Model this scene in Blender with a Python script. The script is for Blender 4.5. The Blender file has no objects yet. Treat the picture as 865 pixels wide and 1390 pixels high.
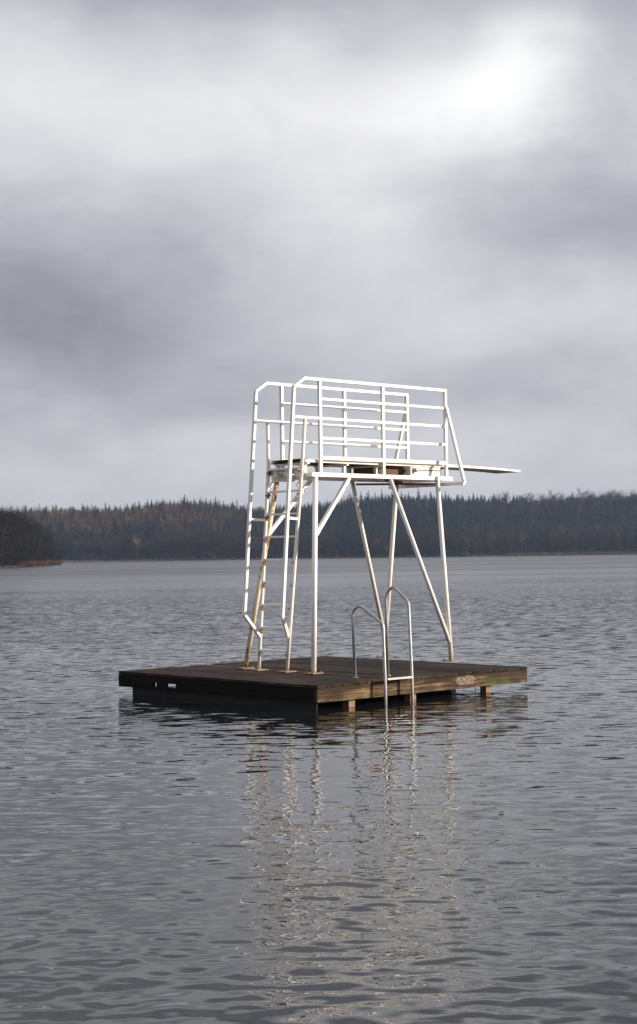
import bpy, bmesh, math, random
import numpy as np
from mathutils import Vector, Matrix, Quaternion

random.seed(7)
RNG = np.random.default_rng(11)
sc = bpy.context.scene
COL = sc.collection
R = math.radians

# ------------------------------------------------------------------ node helpers
def new_mat(name):
    m = bpy.data.materials.new(name)
    m.use_nodes = True
    nt = m.node_tree
    nt.nodes.clear()
    out = nt.nodes.new('ShaderNodeOutputMaterial')
    p = nt.nodes.new('ShaderNodeBsdfPrincipled')
    nt.links.new(p.outputs[0], out.inputs[0])
    return m, nt, p, out

class G:
    """tiny wrapper to write node graphs"""
    def __init__(self, nt): self.nt = nt
    def n(self, t, **kw):
        nd = self.nt.nodes.new(t)
        for k, v in kw.items(): setattr(nd, k, v)
        return nd
    def set(self, sock, v):
        if isinstance(v, bpy.types.NodeSocket): self.nt.links.new(v, sock)
        elif v is not None: sock.default_value = v
    def math(self, op, a, b=None, c=None, clamp=False):
        nd = self.n('ShaderNodeMath', operation=op, use_clamp=clamp)
        self.set(nd.inputs[0], a)
        if b is not None: self.set(nd.inputs[1], b)
        if c is not None: self.set(nd.inputs[2], c)
        return nd.outputs[0]
    def vmath(self, op, a, b=None, scale=None):
        nd = self.n('ShaderNodeVectorMath', operation=op)
        self.set(nd.inputs[0], a)
        if b is not None: self.set(nd.inputs[1], b)
        if scale is not None: self.set(nd.inputs['Scale'], scale)
        return nd.outputs['Value'] if op in ('LENGTH', 'DOT_PRODUCT') else nd.outputs[0]
    def noise(self, vec, scale, detail=3, rough=.5, dist=0, color=False):
        nd = self.n('ShaderNodeTexNoise')
        self.set(nd.inputs['Vector'], vec)
        nd.inputs['Scale'].default_value = scale
        nd.inputs['Detail'].default_value = detail
        nd.inputs['Roughness'].default_value = rough
        nd.inputs['Distortion'].default_value = dist
        return nd.outputs['Color' if color else 'Fac']
    def ramp(self, fac, stops, interp='LINEAR'):
        nd = self.n('ShaderNodeValToRGB')
        nd.color_ramp.interpolation = interp
        el = nd.color_ramp.elements
        while len(el) > len(stops): el.remove(el[-1])
        while len(el) < len(stops): el.new(.5)
        for e, (p, c) in zip(el, stops):
            e.position = p
            e.color = (c, c, c, 1) if not hasattr(c, '__len__') else (*c, 1)
        self.set(nd.inputs[0], fac)
        return nd.outputs[0]
    def mix(self, f, a, b, blend='MIX'):
        nd = self.n('ShaderNodeMix', data_type='RGBA', blend_type=blend)
        self.set(nd.inputs[0], f)
        for s, v in ((nd.inputs[6], a), (nd.inputs[7], b)):
            if isinstance(v, tuple) and len(v) == 3: v = (*v, 1)
            self.set(s, v)
        return nd.outputs[2]
    def mapr(self, v, a, b, c=0., d=1., kind='LINEAR'):
        nd = self.n('ShaderNodeMapRange', interpolation_type=kind)
        self.set(nd.inputs[0], v)
        for i, q in enumerate((a, b, c, d)): nd.inputs[i + 1].default_value = q
        return nd.outputs[0]
    def mapping(self, vec, scale=(1, 1, 1), rot=(0, 0, 0), loc=(0, 0, 0)):
        nd = self.n('ShaderNodeMapping')
        self.set(nd.inputs['Vector'], vec)
        nd.inputs['Scale'].default_value = scale
        nd.inputs['Rotation'].default_value = rot
        nd.inputs['Location'].default_value = loc
        return nd.outputs[0]
    def sep(self, v):
        nd = self.n('ShaderNodeSeparateXYZ'); self.set(nd.inputs[0], v); return nd.outputs
    def comb(self, x, y, z):
        nd = self.n('ShaderNodeCombineXYZ')
        for s, v in zip(nd.inputs, (x, y, z)): self.set(s, v)
        return nd.outputs[0]
    def bump(self, h, strength, dist):
        nd = self.n('ShaderNodeBump')
        self.set(nd.inputs['Height'], h)
        nd.inputs['Strength'].default_value = strength
        nd.inputs['Distance'].default_value = dist
        return nd.outputs[0]

# ------------------------------------------------------------------ materials
def mat_paint(name, rust_amt, base=(.84, .82, .79), foot=True):
    """white paint on steel: patchy, yellow-brown rust creeping up from the foot"""
    m, nt, p, out = new_mat(name); g = G(nt)
    geo = g.n('ShaderNodeNewGeometry')
    pos = geo.outputs['Position']
    z = g.sep(pos)[2]
    n1 = g.noise(g.mapping(pos, (1, 1, .45)), 9, 5, .65)
    n2 = g.noise(pos, 38, 4, .6)
    low = g.mapr(z, .31, .50, .20, 0.) if foot else 0.
    fac = g.math('ADD', g.math('ADD', g.math('MULTIPLY', n1, .7), g.math('MULTIPLY', n2, .3)), low)
    fac = g.math('ADD', fac, rust_amt)
    stain = g.mapr(fac, .57, .78)
    rust = g.mapr(fac, .66, .74)
    tone = g.mix(g.noise(pos, 3, 3), base, tuple(c * .86 for c in base))
    tone = g.mix(stain, tone, (.60, .40, .17))
    tone = g.mix(rust, tone, g.mix(n2, (.10, .035, .012), (.33, .14, .045)))
    g.set(p.inputs['Base Color'], tone)
    g.set(p.inputs['Roughness'], g.mapr(fac, .4, .75, .42, .85))
    g.set(p.inputs['Normal'], g.bump(fac, .25, .004))
    return m

def mat_wood(name, dark, mid, light, axis, algae=0., plank=None):
    m, nt, p, out = new_mat(name); g = G(nt)
    co = g.n('ShaderNodeTexCoord').outputs['Object']
    sc_ = [14, 14, 14]; sc_[axis] = .9
    grain = g.noise(g.mapping(co, tuple(sc_)), 2.2, 8, .62, .6)
    blot = g.noise(co, 1.9, 5, .6)
    sc2 = [60, 60, 60]; sc2[axis] = 2.5
    fine = g.noise(g.mapping(co, tuple(sc2)), 2.0, 3, .6)
    f = g.math('ADD', g.math('MULTIPLY', grain, .6), g.math('MULTIPLY', blot, .55))
    c = g.ramp(f, [(.36, dark), (.56, mid), (.74, light)])
    c = g.mix(g.math('MULTIPLY', g.mapr(fine, .35, .62, 1, 0), .55), c, tuple(v * .35 for v in dark))
    if plank:
        wn = g.n('ShaderNodeTexWhiteNoise', noise_dimensions='1D')
        g.set(wn.inputs['W'], g.math('FLOOR', g.math('DIVIDE', g.sep(co)[0], plank)))
        c = g.mix(1., c, g.mix(wn.outputs['Value'], (.45, .45, .45), (1.5, 1.4, 1.35)), 'MULTIPLY')
        worn = g.mapr(g.noise(co, .9, 5, .65), .5, .68)
        c = g.mix(g.math('MULTIPLY', worn, .35), c, (.10, .075, .062))
    if algae:
        z = g.sep(co)[2]
        wet = g.math('ADD', g.mapr(z, .17, .27), g.math('MULTIPLY', g.math('SUBTRACT', g.noise(g.mapping(co, (1.3, 1, 7)), 1.6, 5, .6), .5), 2.2))
        c = g.mix(g.math('MULTIPLY', g.mapr(wet, .25, .85), .72), c, (.022, .014, .009))
        am = g.math('MULTIPLY', g.mapr(z, .10, .22, 1, 0), g.mapr(g.noise(co, 2.6, 4, .6), .45, .62))
        am = g.math('MULTIPLY', am, g.mapr(g.sep(co)[0], 1.2, 2.4, .35, 1))
        c = g.mix(g.math('MULTIPLY', am, algae), c, (.065, .085, .012))
    g.set(p.inputs['Base Color'], c)
    g.set(p.inputs['Roughness'], g.mapr(blot, .3, .7, .6, .9))
    p.inputs['Specular IOR Level'].default_value = .12
    g.set(p.inputs['Normal'], g.bump(g.math('ADD', grain, g.math('MULTIPLY', fine, .6)), .5, .01))
    return m

def mat_simple(name, c1, c2, scale=8, rough=.6, metal=0., bump=.2, bd=.005):
    m, nt, p, out = new_mat(name); g = G(nt)
    co = g.n('ShaderNodeTexCoord').outputs['Object']
    n = g.noise(co, scale, 5, .6)
    g.set(p.inputs['Base Color'], g.mix(g.mapr(n, .35, .65), c1, c2))
    p.inputs['Roughness'].default_value = rough
    p.inputs['Metallic'].default_value = metal
    if bump: g.set(p.inputs['Normal'], g.bump(n, bump, bd))
    return m

def mat_tint(name, stops, rough=.9):
    """foliage / bark coloured by a per-tree value stored on the mesh"""
    m, nt, p, out = new_mat(name); g = G(nt)
    at = g.n('ShaderNodeAttribute', attribute_name='tint')
    g.set(p.inputs['Base Color'], g.ramp(at.outputs['Fac'], stops))
    p.inputs['Roughness'].default_value = rough
    p.inputs['Specular IOR Level'].default_value = .15
    return m

M = {}
M['paint'] = mat_paint('white_paint', .008)
M['paint_dull'] = mat_paint('weathered_paint', .022, (.79, .75, .70))
M['paint_rusty'] = mat_paint('rusty_paint', .15, (.78, .70, .56))
M['rust'] = mat_simple('rusted_steel', (.40, .31, .20), (.15, .085, .045), 34, .85)
M['rust_dark'] = mat_simple('dark_rust', (.10, .06, .035), (.22, .15, .09), 40, .85)
M['galv'] = mat_simple('galvanised_steel', (.47, .47, .45), (.33, .33, .32), 14, .42, .55, .1, .002)
M['deck'] = mat_wood('deck_wood', (.005, .004, .0036), (.026, .018, .0145), (.10, .068, .052), 1, plank=4.017 / 28)
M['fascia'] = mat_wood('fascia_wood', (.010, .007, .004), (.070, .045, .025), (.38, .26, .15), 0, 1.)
M['fascia_shade'] = mat_wood('shaded_side_wood', (.0025, .002, .0018), (.005, .004, .0035), (.012, .009, .007), 1)  # darker copy of the edge wood; the side's shade is put into its colour
M['pier'] = mat_simple('pier_timber', (.17, .085, .04), (.30, .21, .13), 26, .8)
M['float'] = mat_simple('shade_black_float', (.003, .003, .003), (.006, .005, .0045), 5, .9)  # near-black: the darkness under the raft is put into this colour
M['brown'] = mat_simple('brown_timber', (.13, .065, .035), (.07, .035, .02), 9, .8)
M['black'] = mat_simple('black_steel', (.03, .03, .03), (.015, .015, .015), 9, .5, .3)
M['board'] = mat_simple('board_coating', (.82, .79, .75), (.72, .67, .61), 5, .6)
M['bark'] = mat_simple('bark', (.020, .015, .013), (.045, .036, .030), 3, .95, 0, 0)
M['leaf'] = mat_simple('autumn_leaf', (.62, .13, .02), (.42, .08, .015), 60, .5)
M['leaf_brown'] = mat_simple('brown_leaf', (.10, .055, .03), (.05, .03, .02), 60, .6)
M['conifer'] = mat_tint('conifer_needles', [(0, (.004, .009, .011)), (.5, (.008, .018, .019)), (1, (.024, .036, .020))])
M['bare'] = mat_tint('bare_twigs', [(0, (.010, .008, .008)), (.2, (.022, .016, .016)), (.5, (.050, .033, .027)), (.85, (.105, .062, .038)), (1, (.18, .14, .09))])
M['larch'] = mat_tint('larch_twigs', [(0, (.085, .040, .020)), (.5, (.13, .060, .028)), (1, (.13, .080, .040))])
M['reed'] = mat_tint('dry_reeds', [(0, (.055, .032, .018)), (1, (.17, .105, .06))])

# ------------------------------------------------------------------ object helpers
def link(o, parent=None):
    COL.objects.link(o)
    if parent: o.parent = parent
    return o

def tag(o, label=None, cat=None, group=None, kind=None):
    if label: o['label'] = label
    if cat: o['category'] = cat
    if group: o['group'] = group
    if kind: o['kind'] = kind
    return o

def empty(name, loc=(0, 0, 0), rz=0.):
    o = bpy.data.objects.new(name, None)
    o.empty_display_size = .3
    o.location = loc; o.rotation_euler = (0, 0, rz)
    return link(o)

def build(name, bm, mat, parent=None, smooth=False, bevel=0.):
    if bevel:
        bmesh.ops.bevel(bm, geom=[e for e in bm.edges if e.calc_face_angle(0) > .6],
                        offset=bevel, segments=2, affect='EDGES', profile=.7)
    bmesh.ops.recalc_face_normals(bm, faces=bm.faces[:])
    me = bpy.data.meshes.new(name)
    bm.to_mesh(me); bm.free()
    me.materials.append(mat)
    for p in me.polygons: p.use_smooth = smooth
    return link(bpy.data.objects.new(name, me), parent)

def box(bm, a, b):
    """axis aligned box from corner a to corner b"""
    vs = [bm.verts.new((x, y, z)) for x in (a[0], b[0]) for y in (a[1], b[1]) for z in (a[2], b[2])]
    for f in ((0, 1, 3, 2), (4, 6, 7, 5), (0, 4, 5, 1), (2, 3, 7, 6), (0, 2, 6, 4), (1, 5, 7, 3)):
        bm.faces.new([vs[i] for i in f])

def bar(bm, a, b, w, h, up=(0, 0, 1), ext=0.):
    """rectangular section bar between two points; w across, h along 'up'"""
    a, b, up = Vector(a), Vector(b), Vector(up)
    d = (b - a).normalized()
    a = a - d * ext; b = b + d * ext
    s = d.cross(up)
    if s.length < 1e-4: s = d.cross(Vector((1, 0, 0)))
    s.normalize(); u = s.cross(d).normalized()
    vs = []
    for p in (a, b):
        for i, j in ((-1, -1), (1, -1), (1, 1), (-1, 1)):
            vs.append(bm.verts.new(p + s * (w / 2 * i) + u * (h / 2 * j)))
    for f in ((3, 2, 1, 0), (4, 5, 6, 7), (0, 1, 5, 4), (1, 2, 6, 5), (2, 3, 7, 6), (3, 0, 4, 7)):
        bm.faces.new([vs[i] for i in f])

def tube(bm, pts, r, seg=14, cap=True):
    """round tube along a polyline (parallel transported rings)"""
    pts = [Vector(p) for p in pts]
    rs = r if hasattr(r, '__len__') else [r] * len(pts)
    rings = []
    prev = None
    for i, p in enumerate(pts):
        if i == 0: d = pts[1] - p
        elif i == len(pts) - 1: d = p - pts[i - 1]
        else: d = (pts[i + 1] - p).normalized() + (p - pts[i - 1]).normalized()
        d.normalize()
        if prev is None:
            s = d.cross(Vector((0, 0, 1)))
            if s.length < .05: s = d.cross(Vector((1, 0, 0)))
        else:
            s = prev - d * prev.dot(d)
        s.normalize(); prev = s
        t = d.cross(s)
        rings.append([bm.verts.new(p + (s * math.cos(2 * math.pi * k / seg) + t * math.sin(2 * math.pi * k / seg)) * rs[i]) for k in range(seg)])
    for A, B in zip(rings[:-1], rings[1:]):
        for k in range(seg):
            bm.faces.new((A[k], A[(k + 1) % seg], B[(k + 1) % seg], B[k]))
    if cap:
        bm.faces.new(rings[0][::-1]); bm.faces.new(rings[-1])

def rounded(pts, rad, n=6):
    """polyline with its corners rounded by quadratic arcs"""
    pts = [Vector(p) for p in pts]
    out = [pts[0]]
    for i in range(1, len(pts) - 1):
        a, p, b = pts[i - 1], pts[i], pts[i + 1]
        r = rad[i - 1] if hasattr(rad, '__len__') else rad
        r = min(r, (a - p).length * .48, (b - p).length * .48)
        s = p + (a - p).normalized() * r; e = p + (b - p).normalized() * r
        for k in range(n + 1):
            t = k / n
            out.append(s * (1 - t) ** 2 + p * 2 * t * (1 - t) + e * t * t)
    out.append(pts[-1])
    return out

# ------------------------------------------------------------------ the bathing raft
YAW = R(43.0)
RAFT = (-.043, 19.752, 0.)
LU, LV, DZ = 4.017, 4.151, .31
# local axes of the raft: x runs along the ladder edge, y along the edge in shade, z up from the water

raft = tag(empty('swimming_raft', RAFT, YAW),
           'square dark wooden raft floating on the lake under the white diving tower', 'raft')
bm = bmesh.new()
nb = 28; pw = LU / nb
for i in range(nb):
    dz = random.uniform(-.003, .003)
    v0, v1 = random.uniform(-.006, .006), LV + random.uniform(-.008, .008)
    box(bm, (i * pw + .004, v0, DZ - .034 + dz), ((i + 1) * pw - .004, v1, DZ + dz))
build('deck_planks', bm, M['deck'], raft, bevel=.003)

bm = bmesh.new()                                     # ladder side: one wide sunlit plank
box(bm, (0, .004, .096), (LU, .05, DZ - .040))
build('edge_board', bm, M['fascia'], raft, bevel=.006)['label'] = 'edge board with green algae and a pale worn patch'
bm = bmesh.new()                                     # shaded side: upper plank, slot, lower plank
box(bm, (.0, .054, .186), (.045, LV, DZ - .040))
build('edge_board', bm, M['fascia_shade'], raft, bevel=.004)
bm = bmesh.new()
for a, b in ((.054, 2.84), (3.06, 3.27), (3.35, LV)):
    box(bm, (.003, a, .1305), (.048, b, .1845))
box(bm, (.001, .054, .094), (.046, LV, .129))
build('edge_board', bm, M['fascia_shade'], raft, bevel=.003)
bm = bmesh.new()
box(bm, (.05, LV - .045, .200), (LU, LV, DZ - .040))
build('edge_board', bm, M['fascia_shade'], raft, bevel=.004)
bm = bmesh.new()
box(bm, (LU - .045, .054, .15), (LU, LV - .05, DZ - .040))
build('edge_board', bm, M['fascia_shade'], raft, bevel=.004)
bm = bmesh.new()                                     # joists below the planks
for k in range(7):
    y = .25 + k * .42
    box(bm, (.06, y, .20), (LU - .06, y + .06, DZ - .0385))
build('joists', bm, M['float'], raft)
for a, b in (((.03, .06, -.35), (.052, 2.78, .092)), ((.06, .62, -.35), (.75, 2.77, .092)), ((.03, 3.06, -.35), (.055, 3.86, .092)), ((.03, 2.785, -.35), (.055, 3.055, .0935)),  # thin boxes: black filler sheets added for the darkness below the shaded edge
             ((.8, .75, -.35), (3.25, 2.7, .16)), ((3.3, 1.2, -.35), (3.85, 2.9, .12))):
    bm = bmesh.new(); box(bm, a, b)
    build('float', bm, M['float'], raft, bevel=.02)
for u in (.60, 1.72, 3.22):
    bm = bmesh.new(); box(bm, (u, .07, -.35), (u + .105, .18, .094))
    build('support_post', bm, M['pier'], raft, bevel=.006)
bm = bmesh.new()                                     # worn pale patch scraped into the ladder side plank
rr = random.Random(5)
ring = []
for k in range(22):
    a = 2 * math.pi * k / 22
    q = 1 + rr.uniform(-.22, .22)
    ring.append(bm.verts.new((2.72 + math.cos(a) * .20 * q, .0015, .196 + math.sin(a) * .062 * q)))
bm.faces.new(ring)
m_, nt_, p_, o_ = new_mat('bare_worn_wood'); g_ = G(nt_)
co_ = g_.n('ShaderNodeTexCoord').outputs['Object']
g_.set(p_.inputs['Base Color'], g_.ramp(g_.noise(g_.mapping(co_, (3, 1, 10)), 6, 6, .7), [(.38, (.05, .035, .02)), (.58, (.20, .15, .10)), (.72, (.50, .44, .37))]))
p_.inputs['Roughness'].default_value = .8
build('worn_patch', bm, m_, raft)
bm = bmesh.new()                                     # rope end hanging from the plank
tube(bm, [(2.98, .06, .10), (2.985, .055, .04), (2.978, .05, -.05)], .006, 6)
build('rope_end', bm, M['brown'], raft)

# ------------------------------------------------------------------ the diving tower
tower = tag(empty('diving_tower', (RAFT[0], RAFT[1], DZ), YAW),
            'white painted steel diving tower with rusty feet standing on the wooden raft', 'diving tower')
def L(u, v, z): return Vector((u, v, z - DZ))       # raft coordinates -> tower local
V0, V1, VC = 1.867, 2.669, 2.268
U0, U1, U2 = 1.851, 3.101, 4.446
ZB, ZT = 3.04, 4.375
ZR = (4.375, 4.105, 3.83, 3.555)

def flange(parent, u, v, r=.13):
    bm = bmesh.new()
    rd = random.Random(int(u * 100 + v * 10))
    a0 = rd.uniform(-.1, .1)
    M4 = Matrix.Translation(L(u, v, DZ + .011)) @ Matrix.Rotation(a0, 4, 'Z')
    bmesh.ops.create_cube(bm, size=1, matrix=M4 @ Matrix.Diagonal((r * 1.5, r * 1.5, .012, 1)))
    p = build('base_plate', bm, M['rust'], parent, bevel=.002)
    for sx in (-1, 1):
        for sy in (-1, 1):
            bm = bmesh.new()
            bmesh.ops.create_cone(bm, cap_ends=True, segments=6, radius1=.013, radius2=.012, depth=.022,
                                  matrix=M4 @ Matrix.Translation((sx * r * .55, sy * r * .55, .016)))
            build('bolt', bm, M['rust'], parent)
    return p

def leg(pts_main, extra, mat, r=.036):
    bm = bmesh.new()
    tube(bm, [L(*p) for p in pts_main], r, 18)
    o = build('leg', bm, mat, tower, smooth=True)
    if extra:
        bm = bmesh.new()
        tube(bm, [L(*p) for p in extra], r * .92, 18)
        build('strut', bm, mat, o, smooth=True)
    flange(o, pts_main[0][0], pts_main[0][1])
    return o
leg([(1.27, 1.44, DZ + .012), (1.75, V0, ZB - .027)], None, M['paint'], .037)
l2 = leg([(1.36, 2.97, DZ + .012), (1.75, V1, ZB - .027)], None, M['paint_rusty'], .036)
l2['label'] = 'leg stained orange with rust behind the ladder'
leg([(4.20, 1.60, DZ + .012), (4.25, V0, ZB - .027)], [(3.24, V0 + .002, ZB - .03), (4.197, 1.628, .60)], M['paint'], .034)
leg([(4.22, 3.02, DZ + .012), (4.20, V1, ZB - .027)], [(3.242, V1 - .002, ZB - .03), (4.21, 2.985, .62)], M['paint_dull'], .034)
for va, vb in ((1.742, V0), (2.765, V1)):
    bm = bmesh.new()
    bar(bm, L(1.628, va, 2.20), L(2.40, vb, ZB - .03), .048, .052)
    build('diagonal_brace', bm, M['paint'], tower, bevel=.004)

# main frame
for v in (V0, V1):
    bm = bmesh.new()
    bar(bm, L(1.66, v, ZB), L(4.56, v, ZB), .06, .058)
    build('main_beam', bm, M['paint'], tower, bevel=.004)
for u in (1.70, 2.45, 3.10, 3.75, 4.50):
    bm = bmesh.new()
    bar(bm, L(u, V0 + .031, ZB - .004), L(u, V1 - .031, ZB - .004), .05, .05)
    build('cross_beam', bm, M['paint_dull'], tower, bevel=.003)
# outrigger below the front end, carrying the rail struts
bm = bmesh.new()
bar(bm, L(U2 - .01, 1.495, 2.955), L(U2 - .01, 3.055, 2.955), .05, .045)
build('outrigger', bm, M['paint_dull'], tower, bevel=.003)

# guard rails
def guard_rail(v, side):
    gr = None
    def piece(name, segs, mat, w=.042, h=.042, up=(0, 0, 1)):
        nonlocal gr
        bm = bmesh.new()
        for a, b in segs: bar(bm, L(*a), L(*b), w, h, up)
        o = build(name, bm, mat, gr if gr else tower, bevel=.004)
        if not gr: gr = o
        return o
    piece('guard_rail', [((1.55, v, ZT), (U2 + .022, v, ZT))], M['paint'])
    for u in (U0, U1, U2):
        piece('post', [((u, v, ZB + .029), (u, v, ZT - .021))], M['paint'], .044, .044, (1, 0, 0))
    for i, z in enumerate(ZR[1:]):
        ua = 1.36 if i == 1 else U0
        for a, b in ((ua, U0 - .022), (U0 + .022, U1 - .022), (U1 + .022, U2 - .022)):
            if b - a > .05: piece('rail', [((a, v, z), (b, v, z))], M['paint'], .036, .036)
    for a, b in ((U0 + .022, U1 - .022), (U1 + .022, U2 - .022)):
        piece('toe_rail', [((a, v, 3.276), (b, v, 3.276))], M['paint'], .04, .052)
    # hand rail running down the ladder: bent box section
    vb = 2.0 if side < 0 else 2.59
    pts = [(1.56, v, ZT), (1.368, v, 4.252), (1.225, v, 2.57), (1.10, v, 1.09), (1.318, vb + side * .005, .785)]
    bm = bmesh.new()
    for a, b in zip(pts[:-1], pts[1:]):
        bar(bm, L(*a), L(*b), .044, .040, (1, 0, .1), ext=.012)
    build('hand_rail', bm, M['paint'], gr, bevel=.004)
    # raking strut outside the front post
    vo = 1.505 if side < 0 else 3.045
    bm = bmesh.new()
    bar(bm, L(U2, v + side * .02, 4.12), L(U2, vo, 2.975), .044, .04, (1, 0, 0), ext=.01)
    build('raking_strut', bm, M['paint'], gr, bevel=.004)
    return gr
guard_rail(V0, -1); guard_rail(V1, 1)

# ladder
def stile_pt(side, z):
    t = (z - DZ) / (3.16 - DZ)
    if side < 0:
        if t <= 1: return (1.285 + .245 * t, 2.0 - .10 * t, z)
        s = (z - 3.16) / .65; return (1.53 + .037 * s, 1.90 - .033 * s, z)
    if t <= 1: return (1.285 + .265 * t, 2.59 + .04 * t, z)
    s = (z - 3.16) / .65; return (1.55 + .03 * s, 2.63 + .039 * s, z)
lad = None
for side in (-1, 1):
    bm = bmesh.new()
    zs = [DZ + .014, 1.2, 2.2, 3.16, 3.81]
    tube(bm, [L(*stile_pt(side, z)) for z in zs], .026, 14)
    if lad is None:
        lad = build('ladder', bm, M['paint_dull'], tower, smooth=True)
        st = lad
    else:
        st = build('stile', bm, M['paint_dull'], lad, smooth=True)
    p = stile_pt(side, DZ)
    bm = bmesh.new()
    bmesh.ops.create_cube(bm, size=1, matrix=Matrix.Translation(L(p[0], p[1], DZ + .009)) @ Matrix.Diagonal((.20, .19, .012, 1)))
    build('base_plate', bm, M['rust'], lad, bevel=.002)
for k in range(9):
    z = .592 + .3175 * k
    a, b = Vector(stile_pt(-1, z)), Vector(stile_pt(1, z))
    bm = bmesh.new()
    d = (b - a).normalized()
    bar(bm, L(*(a + d * .028)), L(*(b - d * .028)), .07, .026)
    build('rung', bm, M['paint'], lad, bevel=.003)
    for c, s in ((b, -1), (a, 1)):
        bm = bmesh.new()
        q = c + d * s * .016
        # bracket: angled gusset under each tread end
        bar(bm, L(q.x + .012, q.y, z - .012), L(q.x - .008, q.y, z - .085), .030, .034, (1, 0, 0))
        bk = build('bracket', bm, M['rust_dark'] if s < 0 else M['paint_dull'], lad, bevel=.002)
        bm = bmesh.new()
        tube(bm, [L(q.x - .045, q.y, z - .045), L(q.x + .045, q.y, z - .045)], .012, 8)
        build('bolt', bm, M['rust_dark'], bk)
for v, vb in ((V0, -1), (V1, 1)):
    z = 2.42
    s = stile_pt(vb, z)
    bm = bmesh.new()
    bar(bm, L(1.235, v, z + .01), L(s[0] - .02, s[1], z), .032, .036)
    build('stand_off', bm, M['paint'], lad, bevel=.003)

# standing platform behind the board
bm = bmesh.new()
for i in range(4):
    v = V0 + .06 + i * .172
    box(bm, L(1.62, v, 3.222), L(3.62, v + .160, 3.246))
plat = build('platform', bm, M['brown'], tower, bevel=.003)
for v in (V0 + .034, V1 - .060):
    bm = bmesh.new()
    box(bm, L(1.60, v, 3.212), L(4.40, v + .024, 3.252))
    build('platform_edge', bm, M['board'], plat, bevel=.003)
for u in (1.64, 2.40, 3.05):
    for v in (V0 + .10, V1 - .14):
        bm = bmesh.new()
        box(bm, L(u, v, ZB + .028), L(u + .045, v + .04, 3.184))
        build('platform_stub', bm, M['paint_dull'], plat, bevel=.003)
    bm = bmesh.new()
    bar(bm, L(u + .022, V0 + .04, 3.200), L(u + .022, V1 - .07, 3.200), .04, .028)
    build('platform_bearer', bm, M['paint_dull'], plat, bevel=.003)

# the springboard with its fulcrum and rear anchor
bm = bmesh.new()
B0, B1, BW = 1.66, 6.37, .25
prof = []
n = 30
for i in range(n + 1):
    t = i / n
    u = B0 + (B1 - B0) * t
    th = .030 + .016 * max(0, 1 - abs(t - .45) * 2.2)
    sag = -.012 * max(0, (u - 4.3) / 2.1) ** 2 * 4
    prof.append((u, 3.262 + .010 + sag, th))
rings = []
for u, zt, th in prof:
    rings.append([bm.verts.new(L(u, VC - BW, zt)), bm.verts.new(L(u, VC + BW, zt)),
                  bm.verts.new(L(u, VC + BW, zt - th)), bm.verts.new(L(u, VC - BW, zt - th))])
for A, B in zip(rings[:-1], rings[1:]):
    for k in range(4): bm.faces.new((A[k], A[(k + 1) % 4], B[(k + 1) % 4], B[k]))
bm.faces.new(rings[0][::-1]); bm.faces.new(rings[-1])
board = build('diving_board', bm, M['board'], tower, bevel=.004)
bm = bmesh.new()                                     # long non-slip strip
for i in range(14):
    u = 4.7 + i * .067
    bar(bm, L(u, VC - .2, 3.272 - .048 * ((u - 4.3) / 2.1) ** 2 + .002), L(u, VC + .2, 3.272 - .048 * ((u - 4.3) / 2.1) ** 2 + .002), .03, .004)
build('grip_strips', bm, M['board'], board)
# fulcrum
bm = bmesh.new()
box(bm, L(3.72, V0 + .05, 3.075), L(4.38, V0 + .09, 3.205))
ful = build('fulcrum_frame', bm, M['paint'], tower, bevel=.004)
bm = bmesh.new()
box(bm, L(3.72, V1 - .09, 3.075), L(4.38, V1 - .05, 3.205))
build('side_plate', bm, M['paint'], ful, bevel=.004)
bm = bmesh.new()
box(bm, L(3.86, V0 + .045, 3.150), L(4.36, V0 + .0485, 3.170))
build('guide_slot', bm, M['rust'], ful)
bm = bmesh.new()
box(bm, L(3.695, V0 + .02, 3.07), L(3.715, V0 + .12, 3.205))
build('end_plate', bm, M['paint_dull'], ful)
bm = bmesh.new()
tube(bm, [L(3.80, V0 - .005, 3.158), L(3.80, V1 + .005, 3.158)], .034, 18)
build('fulcrum_roller', bm, M['galv'], ful, smooth=True)
for r0, w, mt in ((.052, .016, 'galv'), (.030, .030, 'rust'), (.016, .042, 'galv')):
    bm = bmesh.new()
    tube(bm, [L(3.80, V0 + .044, 3.155), L(3.80, V0 + .044 - w, 3.155)], r0, 20)
    build('hand_wheel', bm, M[mt], ful, smooth=False)
bm = bmesh.new()
box(bm, L(3.12, V0 + .16, 3.075), L(3.69, V1 - .16, 3.205))
build('fulcrum_block', bm, M['brown'], ful, bevel=.006)
for va, vb, z in ((V0 + .08, V1 - .1, 2.995), (V1 - .08, V0 + .1, 2.962)):
    bm = bmesh.new()
    bar(bm, L(3.25, va, z), L(4.30, vb, z), .06, .028)
    build('under_brace', bm, M['brown'], ful, bevel=.003)
# round rope eye beside the middle post
bm = bmesh.new()
c = L(2.99, V0 + .05, 3.125)
pts = [c + Vector((math.cos(a) * .055, 0, math.sin(a) * .055)) for a in np.linspace(-.6, 3.9, 14)]
tube(bm, pts, .008, 8)
build('rope_eye', bm, M['black'], tower, smooth=True)
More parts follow.
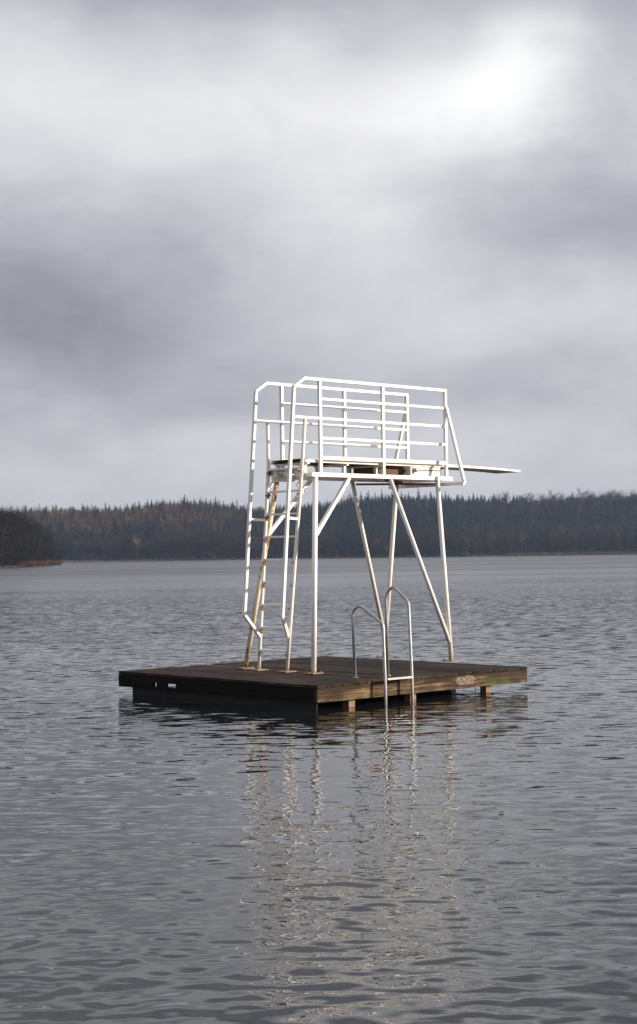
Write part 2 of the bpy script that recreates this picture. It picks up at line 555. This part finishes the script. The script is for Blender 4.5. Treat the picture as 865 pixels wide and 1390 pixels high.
# rear anchor : hinge blocks and cross tube over the ladder head
bm = bmesh.new()
tube(bm, [L(1.60, V0 + .06, 3.09), L(1.60, V1 - .02, 3.09)], .034, 16)
anch = build('rear_anchor', bm, M['paint_dull'], tower, smooth=True)
for v in (V0 + .13, VC - .05, V1 - .22):
    bm = bmesh.new()
    box(bm, L(1.545, v, 3.03), L(1.70, v + .07, 3.15))
    build('hinge_block', bm, M['paint_dull'], anch, bevel=.006)
for v in (V0 + .10, V1 - .13):
    bm = bmesh.new()
    box(bm, L(1.58, v, 2.965), L(1.86, v + .05, 3.010))
    build('anchor_bracket', bm, M['paint_dull'], anch, bevel=.003)
    bm = bmesh.new()
    bar(bm, L(1.60, v + .025, 3.0), L(1.52, v + .025, 2.88), .04, .02)
    build('anchor_strap', bm, M['paint_dull'], anch, bevel=.003)
bm = bmesh.new()
tube(bm, [L(1.54, V0 + .2, 3.02), L(1.54, V0 + .2, 2.97), L(1.54, V0 + .26, 2.95)], .012, 8)
build('shackle', bm, M['rust'], anch)
bm = bmesh.new()
box(bm, L(1.56, V0 + .08, 3.250), L(1.86, V1 - .10, 3.262))
build('tread_plate', bm, M['black'], plat, bevel=.002)

# ------------------------------------------------------------------ bathing ladder
swim = tag(empty('swim_ladder', (RAFT[0], RAFT[1], 0), YAW),
           'grey galvanised tube ladder hooked over the raft edge into the water', 'ladder')
def sl(u, peak, up, kink, vf):
    return [(u, vf, DZ + .012), (u + .0, vf + .02, up), (u, vf - .10, peak + .055), (u, -.05, kink), (u, -.09, kink - .2), (u, -.10, .3), (u, -.11, -.6)]
for pts, rads in (([(1.10, .46, DZ + .01), (1.10, .50, 1.17), (1.10, .37, 1.265), (1.085, -.075, 1.025), (1.058, -.125, .33), (1.055, -.14, -.6)], (.12, .16, .05, .1)),
                  ([(1.595, .352, DZ + .01), (1.595, .372, 1.38), (1.595, .24, 1.505), (1.58, -.055, 1.29), (1.55, -.125, .33), (1.548, -.14, -.6)], (.12, .16, .06, .1))):
    bm = bmesh.new()
    tube(bm, rounded(pts, rads, 7), .0195, 16)
    build('side_rail', bm, M['galv'], swim, smooth=True)
    bm = bmesh.new()
    bmesh.ops.create_cone(bm, cap_ends=True, segments=20, radius1=.038, radius2=.038, depth=.008,
                          matrix=Matrix.Translation((pts[0][0], pts[0][1], DZ + .009)))
    build('foot_plate', bm, M['galv'], swim)
for z in (.325, -.16):
    bm = bmesh.new()
    bar(bm, (1.078, -.128, z), (1.530, -.128, z), .055, .022)
    build('tread', bm, M['galv'], swim, bevel=.005)

# ------------------------------------------------------------------ water
CAM = Vector((0, 0, 1.91))
def make_water():
    F = 1600.
    rows = []
    y = 700.
    while y > 2.2:
        rows.append(F * 1.91 / y)
        y -= 1.0 if y < 500 else 1.6
    r = np.array([.5, 1.5, 3.] + rows + [1480.])
    fine = np.linspace(R(-15), R(15), 880)
    side = np.linspace(R(15), R(345), 90)[1:-1]
    ang = np.concatenate([fine, side])
    A, Rr = np.meshgrid(ang, r)
    X = Rr * np.sin(A); Y = Rr * np.cos(A)
    Z = np.zeros_like(X)
    rg = np.random.default_rng(3)
    dr = Rr ** 2 / (F * 1.91)
    nw = 90
    for i in range(nw):
        lam = .13 * (.36 / .11) ** rg.random() ** 1.2
        th = R(92) + rg.normal() * R(36)           # crests run across the view
        k = 2 * math.pi / lam
        kx, ky = k * math.cos(th), k * math.sin(th)
        slope = .0066 * (lam / .2) ** -.6 * rg.uniform(.6, 1.4)
        amp = slope / k
        fade = np.clip((lam / dr - 2.2) / 2.5, 0, 1)
        ph = rg.random() * 6.28
        Z += amp * fade * np.sin(kx * X + ky * Y + ph + .8 * np.sin(.13 * X + .17 * Y + i))
    # gusts: ripples strong in some patches, slack in others
    Z *= .82 + .38 * np.sin(.9 * X + 1.3 * np.sin(.55 * Y) + 1) * np.sin(.8 * Y + .7 * X)
    Z *= np.clip((75 - Rr) / 30, 0, 1) * np.clip((R(15) - np.abs(A)) / R(1), 0, 1) * .95
    nr, na = X.shape
    co = np.stack([X, Y, Z], -1).reshape(-1, 3)
    i = np.arange(nr - 1)[:, None] * na; j = np.arange(na)[None, :]; j2 = (j + 1) % na
    q = np.stack([i + j, i + j2, i + na + j2, i + na + j], -1).reshape(-1, 4)[:, ::-1]
    co = np.vstack([co, [[0, 0, 0]]])
    tri = np.stack([np.full(na, len(co) - 1), (np.arange(na) + 1) % na, np.arange(na)], -1)
    me = bpy.data.meshes.new('water')
    me.vertices.add(len(co)); me.vertices.foreach_set('co', co.astype(np.float32).ravel())
    loops = np.concatenate([q.ravel(), tri.ravel()]).astype(np.int32)
    me.loops.add(len(loops)); me.loops.foreach_set('vertex_index', loops)
    nq, ntr = len(q), len(tri)
    st = np.concatenate([np.arange(nq) * 4, nq * 4 + np.arange(ntr) * 3]).astype(np.int32)
    me.polygons.add(nq + ntr)
    me.polygons.foreach_set('loop_start', st)
    me.polygons.foreach_set('use_smooth', np.ones(nq + ntr, dtype=bool))
    me.update(calc_edges=True); me.validate()
    m, nt, p, out = new_mat('lake_water'); g = G(nt)
    geo = g.n('ShaderNodeNewGeometry')
    pos = geo.outputs['Position']
    wind = g.mapr(g.noise(g.mapping(pos, (.03, .09, 1)), 1.0, 3, .55), .36, .64, .55, 1.2)
    wind = g.math('MULTIPLY', wind, g.mapr(g.vmath('LENGTH', pos), 25, 250, 1, .6))
    # slopes of ripples too small for the mesh (two independent noise bands per axis)
    def slope(scale, loc, det):
        n = g.noise(g.mapping(pos, scale, (0, 0, .12), loc), 1.0, det, .55, .25)
        return g.math('SUBTRACT', n, .5)
    sy = g.math('ADD', g.math('MULTIPLY', slope((2.6, 7.0, 1), (3, 1, 0), 5), SY1), g.math('MULTIPLY', slope((.5, 2.2, 1), (9, 4, 0), 2), SY2))
    sx = g.math('ADD', g.math('MULTIPLY', slope((3.2, 6.0, 1), (31, 17, 5), 3), SX1), g.math('MULTIPLY', slope((.6, 1.2, 1), (12, 8, 3), 2), SX2))
    nrm = g.vmath('NORMALIZE', g.vmath('ADD', geo.outputs['Normal'],
                  g.comb(g.math('MULTIPLY', sx, wind), g.math('MULTIPLY', sy, wind), 0.)))
    g.set(p.inputs['Normal'], nrm)
    p.inputs['Base Color'].default_value = (.012, .014, .017, 1)
    band = g.mapr(g.noise(g.mapping(pos, (.012, .05, 1), (0, 0, .1)), 1.0, 5, .65, .3), .38, .62, .62, 1.12)
    g.set(p.inputs['Roughness'], g.math('MULTIPLY', g.mapr(g.vmath('LENGTH', pos), 12, 220, .03, .34, 'SMOOTHSTEP'), band))
    p.inputs['IOR'].default_value = 1.38
    me.materials.append(m)
    return tag(link(bpy.data.objects.new('water', me)), kind='structure')
SY1, SY2, SX1, SX2 = .44, .12, .19, .05
make_water()

# ------------------------------------------------------------------ terrain
def ground_h(x, y):
    """height of the land beyond the lake"""
    shore = 905 + 14 * np.sin(x * .013 + 1) + 5 * np.sin(x * .05)
    d = y - shore
    t = np.clip(d / 250., 0, 1)
    ridge = 24.5 + 5 * np.exp(-((x + 100) / 38.) ** 2) + 7.5 * np.exp(-((x - 62) / 48.) ** 2) + 5.5 * np.exp(-((x - 190) / 60.) ** 2) + .8 * np.sin(x * .06 + .5)
    h = ridge * (t * t * (3 - 2 * t))
    return np.where(d < 0, -.6 + np.clip(d + 60, 0, 60) * .01, .35 + h + .012 * np.clip(d, 0, 60))

def grid_mesh(name, xs, ys, hf, mat):
    X, Y = np.meshgrid(xs, ys); Z = hf(X, Y)
    ny, nx = X.shape
    co = np.stack([X, Y, Z], -1).reshape(-1, 3)
    i = np.arange(ny - 1)[:, None] * nx; j = np.arange(nx - 1)[None]
    q = np.stack([i + j, i + j + 1, i + nx + j + 1, i + nx + j], -1).reshape(-1, 4)
    me = bpy.data.meshes.new(name)
    me.from_pydata(co.tolist(), [], q.tolist())
    me.materials.append(mat)
    for p in me.polygons: p.use_smooth = True
    return tag(link(bpy.data.objects.new(name, me)), kind='structure')
M['earth'] = mat_simple('leaf_litter', (.045, .032, .024), (.075, .050, .034), .15, 1., 0, 0)
ys = np.concatenate([np.linspace(860, 960, 40), np.linspace(965, 1250, 40), np.linspace(1280, 1490, 4)])
grid_mesh('hills', np.linspace(-520, 520, 140), ys, ground_h, M['earth'])

# headland at the left: shore line from (-76,395) out to the tip near (-86,520)
def head_h(x, y):
    edge = -77 - (y - 395) * .056 + .8 * np.sin(y * .11) + np.where(y > 515, (515 - y) * .5, 0)
    d = edge - x
    return np.where(d < 0, -.5, .12 + .9 * np.clip(d / 25, 0, 1))
grid_mesh('headland', np.linspace(-190, -70, 90), np.linspace(330, 560, 90), head_h, M['earth'])

# ------------------------------------------------------------------ trees
class TriSoup:
    def __init__(self): self.v = []; self.f = []
    def tri(self, a, b, c):
        n = len(self.v); self.v += [a, b, c]; self.f.append((n, n + 1, n + 2))
    def arr(self): return np.array(self.v, dtype=np.float64), np.array(self.f, dtype=np.int64)

def rod(s, a, b, ra, rb, n=4):
    a, b = Vector(a), Vector(b); d = (b - a).normalized()
    x = d.orthogonal().normalized(); y = d.cross(x)
    P = [a + (x * math.cos(2 * math.pi * k / n) + y * math.sin(2 * math.pi * k / n)) * ra for k in range(n)]
    Q = [b + (x * math.cos(2 * math.pi * k / n) + y * math.sin(2 * math.pi * k / n)) * rb for k in range(n)]
    for k in range(n):
        k2 = (k + 1) % n
        s.tri(P[k], P[k2], Q[k2]); s.tri(P[k], Q[k2], Q[k])

def sliver(s, p, d, ln, w, rd):
    """one twig or needle spray: a thin triangle"""
    x = d.cross(Vector((rd.uniform(-1, 1), rd.uniform(-1, 1), rd.uniform(-1, 1)))).normalized()
    s.tri(p - x * w / 2, p + x * w / 2, p + d * ln)

def conifer(rd, H, rad, tiers=15, per=9, sparse=False):
    crown, trunk = TriSoup(), TriSoup()
    rod(trunk, (0, 0, 0), (0, 0, H * .97), .22, .03, 5)
    z0 = H * rd.uniform(.10, .25)
    for t in range(tiers):
        f = t / (tiers - 1)
        z = z0 + (H - z0) * (f ** .9)
        r = rad * (1 - f) ** .75 * rd.uniform(.75, 1.15) + .35
        for k in range(max(4, int(per * (1 - f * .5)))):
            a = rd.uniform(0, 6.283)
            rr_ = r * rd.uniform(.65, 1.15)
            tip = Vector((math.cos(a) * rr_, math.sin(a) * rr_, z - rr_ * rd.uniform(.15, .5)))
            root = Vector((0, 0, z + rd.uniform(0, .5)))
            s_ = Vector((-math.sin(a), math.cos(a), 0)) * rr_ * (.20 if sparse else .46)
            mid = root.lerp(tip, .55)
            dz = Vector((0, 0, rd.uniform(.1, .45)))
            crown.tri(root, mid + s_ + dz * -1, tip); crown.tri(root, tip, mid - s_ - dz)
    for k in range(5):
        a = rd.uniform(0, 6.283)
        crown.tri(Vector((math.cos(a) * .22, math.sin(a) * .22, H * .94)), Vector((-math.cos(a) * .22, -math.sin(a) * .22, H * .94)), Vector((0, 0, H * 1.02)))
    return crown, trunk

def bare_tree(rd, H, rad, limbs=11, twigs=170, tw=.16, low=.35, tl=1.5):
    crown, trunk = TriSoup(), TriSoup()
    lean = Vector((rd.uniform(-.5, .5), rd.uniform(-.5, .5), 0))
    top = Vector((0, 0, H * .72)) + lean
    rod(trunk, (0, 0, 0), tuple(top * .5), .24 * H / 18, .17 * H / 18, 6)
    rod(trunk, tuple(top * .5), tuple(top), .17 * H / 18, .07 * H / 18, 5)
    tips = []
    for k in range(limbs):
        f = rd.uniform(low, .95)
        base = top * f
        a = rd.uniform(0, 6.283)
        r = rad * rd.uniform(.5, 1.) * (1 - abs(f - .55) * .8)
        end = base + Vector((math.cos(a) * r, math.sin(a) * r, H * rd.uniform(.10, .28)))
        end.z = min(end.z, H * .96)
        mid = base.lerp(end, .5) + Vector((0, 0, -.2 + rd.uniform(-.3, .3)))
        rod(trunk, tuple(base), tuple(mid), .08 * H / 18, .05 * H / 18, 3)
        rod(trunk, tuple(mid), tuple(end), .05 * H / 18, .02 * H / 18, 3)
        tips += [(mid, r), (end, r), (base.lerp(end, .75), r)]
    for k in range(twigs):
        c, r = rd.choice(tips)
        p = c + Vector((rd.gauss(0, rad * .22), rd.gauss(0, rad * .22), rd.gauss(0, H * .045)))
        d = Vector((p.x * .35 + rd.uniform(-1, 1), p.y * .35 + rd.uniform(-1, 1), rd.uniform(.1, 1.9))).normalized()
        sliver(crown, p, d, tl * rd.uniform(.6, 1.3), tw * rd.uniform(.6, 1.4), rd)
    return crown, trunk

def soup_mesh(name, v, f, tint, mat):
    me = bpy.data.meshes.new(name)
    me.vertices.add(len(v)); me.vertices.foreach_set('co', np.ascontiguousarray(v, dtype=np.float32).ravel())
    me.loops.add(len(f) * 3); me.loops.foreach_set('vertex_index', np.ascontiguousarray(f, dtype=np.int32).ravel())
    me.polygons.add(len(f)); me.polygons.foreach_set('loop_start', (np.arange(len(f)) * 3).astype(np.int32))
    me.update(calc_edges=True)
    at = me.attributes.new('tint', 'FLOAT', 'POINT')
    at.data.foreach_set('value', np.ascontiguousarray(tint, dtype=np.float32))
    me.materials.append(mat)
    return me

def scatter(name, variants, places, mat):
    """merge a far-off wood into one mesh: places = (x, y, z, scale, tint)"""
    V, F, T = [], [], []
    off = 0
    idx = RNG.integers(0, len(variants), len(places))
    for (x, y, z, s, t), k in zip(places, idx):
        v, f = variants[k]
        a = RNG.random() * 6.283
        c, sn = math.cos(a), math.sin(a)
        sh = s * RNG.uniform(.85, 1.15)
        W = np.empty_like(v)
        W[:, 0] = (v[:, 0] * c - v[:, 1] * sn) * sh + x
        W[:, 1] = (v[:, 0] * sn + v[:, 1] * c) * sh + y
        W[:, 2] = v[:, 2] * s + z
        V.append(W); F.append(f + off); T.append(np.full(len(v), t)); off += len(v)
    me = soup_mesh(name, np.vstack(V), np.vstack(F), np.concatenate(T), mat)
    return tag(link(bpy.data.objects.new(name, me)), kind='stuff')

def both(c, t):
    cv, cf = c.arr(); tv, tf = t.arr()
    return np.vstack([cv, tv]), np.vstack([cf, tf + len(cv)])

rd = random.Random(21)
con_var = [both(*conifer(rd, rd.uniform(17, 21), rd.uniform(3.2, 4.4), 14, 11)) for _ in range(8)]
lar_var = [both(*conifer(rd, rd.uniform(15, 19), rd.uniform(2.6, 3.4), 14, 11, True)) for _ in range(5)]
bar_var = [both(*bare_tree(rd, rd.uniform(15, 19), rd.uniform(3.0, 4.4), 12, 190, .20, .38)) for _ in range(9)]

def sm(a, b, x): t = np.clip((x - a) / (b - a), 0, 1); return t * t * (3 - 2 * t)
def blob(x, y, cx, cy, rx, ry): return math.exp(-((x - cx) / rx) ** 2 - ((y - cy) / ry) ** 2)
con, lar, bare = [], [], []
rg = np.random.default_rng(5)
for xx in np.arange(-262, 262, 4.6):
    for yy in np.arange(914, 1196, 4.6):
        x = xx + rg.uniform(-2.4, 2.4); y = yy + rg.uniform(-2.6, 2.6)
        z = float(ground_h(np.array(x), np.array(y)))
        if z < .3: continue
        px = x / y * 2173 + 432                     # bearing only, used to vary the mix of species
        d = (y - 905) / 280.
        patch = .5 + .5 * math.sin(x * .045 + 2 * math.sin(y * .03)) * math.cos(y * .05 + x * .02)
        pc = .12 + .25 * patch
        pl = .0
        if d < .13: pc, pl = .03, 0
        else:
            pc += 1.1 * blob(x, d, 55, .5, 42, .33) + .7 * blob(x, d, -5, .6, 38, .3)
            pc += .30 * (d > .80) * (x < -20) + .25 * (d > .78) * (x > 20) * (x < 150)
            pc += .5 * blob(x, d, 150, .45, 60, .18)
            pc += .9 * blob(x, d, -112, .30, 14, .12) + .9 * blob(x, d, -165, .22, 10, .1)
            pl += .85 * blob(x, d, -130, .62, 60, .24)
            if x > 150 and d > .72: pc *= .12
        q = rg.random()
        s = rg.uniform(.78, 1.08) * (1.0 - .28 * min(1, d / .35))
        if q < pl * .75: lar.append((x, y, z, s, np.clip(rg.normal(.4, .3), 0, 1)))
        elif q < pl * .75 + pc * (1 - pl * .5): con.append((x, y, z, s * rg.uniform(.85, 1.15), np.clip(rg.normal(.42, .25), 0, 1)))
        else:
            base_t = (.20 if d < .2 else .40) + .22 * (patch - .5)
            if x < -60 and d > .3: base_t = .60 + .3 * (patch - .5)
            if d < .10:
                s *= .93
                if rg.random() < .06: base_t = .72
            bare.append((x, y, z, s, np.clip(rg.normal(base_t, .24), 0, 1)))
scatter('conifer_wood', con_var, con, M['conifer'])
scatter('larch_wood', lar_var, lar, M['larch'])
scatter('bare_wood', bar_var, bare, M['bare'])
# undergrowth along the far water's edge and inside the wood
und = [both(*bare_tree(rd, 5, 2.4, 8, 90, .22, .1, 1.3)) for _ in range(5)]
pl_ = []
for i in range(900):
    x = rg.uniform(-262, 262); y = rg.uniform(908, 960)
    z = float(ground_h(np.array(x), np.array(y)))
    if z > .2: pl_.append((x, y, z - .2, rg.uniform(.6, 1.2), np.clip(rg.normal(.12, .1), 0, 1)))
scatter('undergrowth', und, pl_, M['bare'])

# tall single trees that break the skyline
def solo(name, soup, mats, label, cat, group):
    (c, t) = soup
    root = empty(name)
    tag(root, label, cat, group)
    for nm, s, m, tv in (('crown', c, mats[0], mats[2]), ('trunk', t, mats[1], .3)):
        v, f = s.arr()
        o = link(bpy.data.objects.new(nm, soup_mesh(nm, v, f, np.full(len(v), tv), m)), root)
    return root

def copy_thing(root):
    c = root.copy(); COL.objects.link(c)
    for ch in root.children:
        d = ch.copy(); COL.objects.link(d); d.parent = c
    return c

def stand(protos, spots):
    used = set()
    for i, (x, y, z, s) in enumerate(spots):
        p = protos[i % len(protos)]
        o = p if i < len(protos) else copy_thing(p)
        o.location = (x, y, z); o.scale = (s * rg.uniform(.9, 1.1), s * rg.uniform(.9, 1.1), s)
        o.rotation_euler = (0, 0, rg.uniform(0, 6.28))

sp = []
for i in range(24):
    x = rg.uniform(-215, 150) if i > 6 else rg.uniform(-15, 110)
    y = rg.uniform(1120, 1170)
    sp.append((x, y, float(ground_h(np.array(x), np.array(y))) - .2, rg.uniform(.66, .86)))
stand([solo('spruce', conifer(rd, 19 + k, 3.0 + .25 * k, 19, 13), (M['conifer'], M['bark'], .3 + .1 * k),
            'dark pointed spruce standing out above the wooded skyline across the lake', 'spruce',
            'spruces breaking the far skyline') for k in range(4)], sp)
sp = []
for i in range(22):
    x = 128 + i * 4.6 + rg.uniform(-2, 2); y = rg.uniform(1130, 1165)
    sp.append((x, y, float(ground_h(np.array(x), np.array(y))) - .2, rg.uniform(.72, .86) * (1 + .04 * math.sin(i))))
stand([solo('beech', bare_tree(rd, 21.5, 4.6, 16, 420, .20, .42, 1.6), (M['bare'], M['bark'], .08),
            'leafless round crowned beech on the skyline at the right', 'beech',
            'bare beeches on the right skyline') for k in range(4)], sp)

# trees of the near headland
sp = []
hg = random.Random(4)
for i in range(64):
    y = hg.uniform(398, 520)
    edge = -77 - (y - 395) * .056
    x = edge - 1.5 - abs(hg.gauss(0, 5)) - hg.uniform(0, 3)
    # the wood thins and lowers towards the tip
    px = x / y * 2173 + 432
    h = np.interp(px, [-30, 0, 25, 45, 60, 72], [1.14, 1.06, .96, .82, .62, .40])
    h *= y / 430.
    sp.append((x, y, float(head_h(np.array(x), np.array(y))) - .1, h * hg.uniform(.86, 1.04)))
stand([solo('alder', bare_tree(rd, 15, 4.2, 22, 900, .10, .10, 1.25), (M['bare'], M['bark'], .0 + .06 * (k % 3)),
            'leafless dark alder in the thicket on the headland at the left edge', 'alder',
            'alders crowding the left headland') for k in range(6)], sp)
pl_ = []
for i in range(260):
    y = hg.uniform(392, 528)
    edge = -77 - (y - 395) * .056
    x = edge - hg.uniform(.3, 22)
    pl_.append((x, y, float(head_h(np.array(x), np.array(y))) - .2, hg.uniform(.55, 1.0), hg.uniform(0, .08)))
und2 = [both(*bare_tree(rd, 5, 2.2, 12, 260, .10, .05, 1.1)) for _ in range(5)]
scatter('thicket', und2, pl_, M['bare'])

# reeds
def reed_clump(rd, n, h, w):
    s = TriSoup()
    for i in range(n):
        p = Vector((rd.gauss(0, w), rd.gauss(0, w), 0))
        d = Vector((rd.gauss(0, .12), rd.gauss(0, .12), 1)).normalized()
        sliver(s, p, d, h * rd.uniform(.6, 1.1), .16, rd)
    return s.arr()
rv = [reed_clump(rd, 60, 2.1, .8) for _ in range(4)]
pl_ = []
for i in range(95):
    y = hg.uniform(425, 500)
    if 462 < y < 470: continue
    edge = -77 - (y - 395) * .056
    pl_.append((edge + hg.uniform(-.6, 1.3), y, .0, hg.uniform(.55, .95), hg.random() * .35))
for i in range(26):
    x = hg.uniform(-76.5, -74.5); y = hg.uniform(400, 420)
scatter('reed_bed', rv, pl_, M['reed'])
pl_ = []
for i in range(1500):
    x = rg.uniform(-250, 262)
    w = 1 if x > 105 else (.45 if -160 < x < -40 else .12)
    if rg.random() > w: continue
    sh = 905 + 14 * math.sin(x * .013 + 1) + 5 * math.sin(x * .05)
    pl_.append((x, sh - rg.uniform(-1, 5), .0, rg.uniform(.5, .85) * (1.15 if x > 105 else .7), rg.uniform(.5, 1) if x > 105 else rg.random()))
scatter('reed_belt', [reed_clump(rd, 40, 2.4, 1.1) for _ in range(3)], pl_, M['reed'])

# ------------------------------------------------------------------ floating leaves
def leaf(loc, rz, s, mat, label):
    bm = bmesh.new()
    n = 9
    rows = []
    for i in range(n):
        t = i / (n - 1)
        w = math.sin(math.pi * t ** .8) * .40 * (1 + .18 * math.cos(i * 3.1)) + .01
        rows.append([bm.verts.new(((t - .5) * s, j * w * s * .5, s * (.10 * abs(j) + .16 * (t - .4) ** 2 + .04))) for j in (-1, 0, 1)])
    for a, b in zip(rows[:-1], rows[1:]):
        for k in range(2): bm.faces.new((a[k], a[k + 1], b[k + 1], b[k]))
    r = bmesh.ops.extrude_face_region(bm, geom=bm.faces[:])
    for v in [e for e in r['geom'] if isinstance(e, bmesh.types.BMVert)]: v.co.z -= s * .02
    o = build('fallen_leaf', bm, mat, None, True)
    bm = bmesh.new()
    tube(bm, [(-.5 * s, 0, s * .1), (-.72 * s, s * .05, s * .14), (-.85 * s, s * .02, s * .22)], s * .018, 6)
    build('stalk', bm, mat, o, True)
    o.location = loc; o.rotation_euler = (0, 0, rz)
    return tag(o, label, 'leaf', 'leaves floating on the lake')
leaf((.50, 14.45, .008), .2, .075, M['leaf'], 'bright orange fallen leaf floating in the tower reflection')
leaf((1.16, 12.3, .006), 1.0, .040, M['leaf'], 'small orange leaf floating right of the reflections')
leaf((1.31, 11.8, .004), .3, .045, M['leaf_brown'], 'small dark brown leaf floating at the lower right')

# ------------------------------------------------------------------ haze
bm = bmesh.new()
box(bm, (-1500, -1500, -1.9), (1500, 1500, 56))
hz, nt, p, out = new_mat('haze')
nt.nodes.remove(p)
pv = nt.nodes.new('ShaderNodeVolumePrincipled')
pv.inputs['Color'].default_value = (.52, .70, 1, 1)
pv.inputs['Density'].default_value = HAZE = .00012
pv.inputs['Anisotropy'].default_value = .2
nt.links.new(pv.outputs[0], out.inputs['Volume'])
tag(build('haze', bm, hz), kind='stuff')

# ------------------------------------------------------------------ sky and sun
SUN_EL, SUN_AZ = R(16), R(95)                        # azimuth from +Y (view direction) towards +X
w = bpy.data.worlds.new('World'); sc.world = w
w.use_nodes = True
nt = w.node_tree; nt.nodes.clear(); g = G(nt)
out = g.n('ShaderNodeOutputWorld'); bg = g.n('ShaderNodeBackground')
nt.links.new(bg.outputs[0], out.inputs[0])
bg.inputs['Strength'].default_value = .1
sky = g.n('ShaderNodeTexSky', sky_type='NISHITA')
sky.sun_disc = False; sky.sun_elevation = SUN_EL; sky.sun_rotation = SUN_AZ
sky.air_density = 1.0; sky.dust_density = 2.0
D = g.n('ShaderNodeTexCoord').outputs['Generated']
warp = g.vmath('SCALE', g.vmath('SUBTRACT', g.noise(g.mapping(D, (1, 1, 1.6)), 6, 6, .55, color=True), (.5, .5, .5)), scale=.10)
warp2 = g.vmath('SCALE', g.vmath('SUBTRACT', g.noise(g.mapping(D, (1, 1, 2.2)), 2.2, 4, .5, color=True), (.5, .5, .5)), scale=.05)
Dw = g.vmath('ADD', g.vmath('ADD', D, warp), warp2)
def az_el(px, py): return (px - 432) / 2173., (754 + .0143 * (432 - px) - py) / 2173.
# cloud masses: where they stand in the sky (bearing, elevation), half sizes, brightness
CL = [(640, 185, 120, 45, .12), (700, 150, 80, 50, .13), (745, 95, 60, 60, .10), (620, 190, 270, 125, .16), (60, 150, 190, 110, .12), (300, 190, 260, 110, .07),
      (330, -45, 460, 75, -.19), (290, 85, 70, 40, -.07), (450, 60, 150, 45, -.05), (200, 20, 160, 50, -.07),
      (860, 60, 90, 120, -.15), (830, 300, 150, 75, -.21), (700, 330, 130, 60, -.08),
      (60, 370, 230, 90, -.17), (170, 470, 260, 75, -.18), (330, 330, 110, 60, -.06),
      (430, 400, 190, 90, .06), (740, 450, 220, 55, .06), (690, 530, 260, 38, -.10), (300, 640, 500, 40, .04), (250, 560, 130, 25, -.08),
      (100, 600, 230, 40, .03), (720, 100, 60, 60, .12), (560, 40, 150, 60, .04)]
tot = None
for px, py, rx, ry, amp in CL:
    az, el = az_el(px, py)
    c = Vector((math.sin(az) * math.cos(el), math.cos(az) * math.cos(el), math.sin(el)))
    d = g.vmath('SUBTRACT', Dw, tuple(c))
    d = g.vmath('MULTIPLY', d, (2173. / rx, 2.0, 2173. / ry))
    q = g.vmath('DOT_PRODUCT', d, d)
    e = g.math('MULTIPLY', g.math('POWER', 2.718, g.math('MULTIPLY', q, -.8)), amp)
    tot = e if tot is None else g.math('ADD', tot, e)
fb = g.math('MULTIPLY', g.math('SUBTRACT', g.noise(g.mapping(D, (1, 1, 2.4)), 4.5, 7, .55, .3), .5), .30)
fb2 = g.math('MULTIPLY', g.math('SUBTRACT', g.noise(g.mapping(D, (1, 1, 2.0)), 15, 8, .62, .5), .5), .17)
el_ = g.sep(D)[2]
base = g.ramp(el_, [(0, .51), (.05, .52), (.12, .545), (.25, .55), (.38, .54), (.6, .50), (1, .48)])
lum = g.math('ADD', g.math('ADD', base, tot), g.math('ADD', fb, fb2))
lum = g.math('MAXIMUM', lum, .2)
cloud = g.ramp(lum, [(0, (0, 0, 0)), (.34, (.330, .333, .374)), (.46, (.444, .447, .492)), (.62, (.611, .609, .640)), (.80, (.79, .785, .795)), (1, (.98, .98, .99))])
cloud10 = g.vmath('SCALE', cloud, scale=8.1)
g.set(bg.inputs['Color'], g.mix(.06, cloud10, sky.outputs[0]))

sun = bpy.data.lights.new('sun', 'SUN')
sun.energy = 5.0; sun.angle = R(.6); sun.color = (1, .86, .71)
so = link(bpy.data.objects.new('sun', sun))
sd = Vector((math.sin(SUN_AZ) * math.cos(SUN_EL), math.cos(SUN_AZ) * math.cos(SUN_EL), math.sin(SUN_EL)))
so.rotation_euler = sd.to_track_quat('Z', 'Y').to_euler()

# ------------------------------------------------------------------ camera
cam = bpy.data.cameras.new('camera')
cam.sensor_fit = 'HORIZONTAL'; cam.sensor_width = 36
cam.lens = 36 * 2173.2 / 865
cam.clip_start = .1; cam.clip_end = 6000
co = link(bpy.data.objects.new('camera', cam))
pitch, roll = .02714, -.01425
Fv = Vector((0, math.cos(pitch), math.sin(pitch))); Uv = Vector((0, -math.sin(pitch), math.cos(pitch))); Rv = Vector((1, 0, 0))
R2 = Rv * math.cos(roll) + Uv * math.sin(roll); U2_ = -Rv * math.sin(roll) + Uv * math.cos(roll)
mw = Matrix.Identity(4)
for i in range(3): mw[i][0], mw[i][1], mw[i][2] = R2[i], U2_[i], -Fv[i]
mw.translation = CAM
co.matrix_world = mw
sc.camera = co

vs = sc.view_settings
vs.view_transform = 'Standard'; vs.look = 'None'; vs.gamma = 1; vs.exposure = .5; vs.use_curve_mapping = False
sc.render.resolution_x, sc.render.resolution_y = 637, 1024
sc.cycles.max_bounces = 6
sc.cycles.volume_bounces = 0
sc.cycles.use_denoising = True
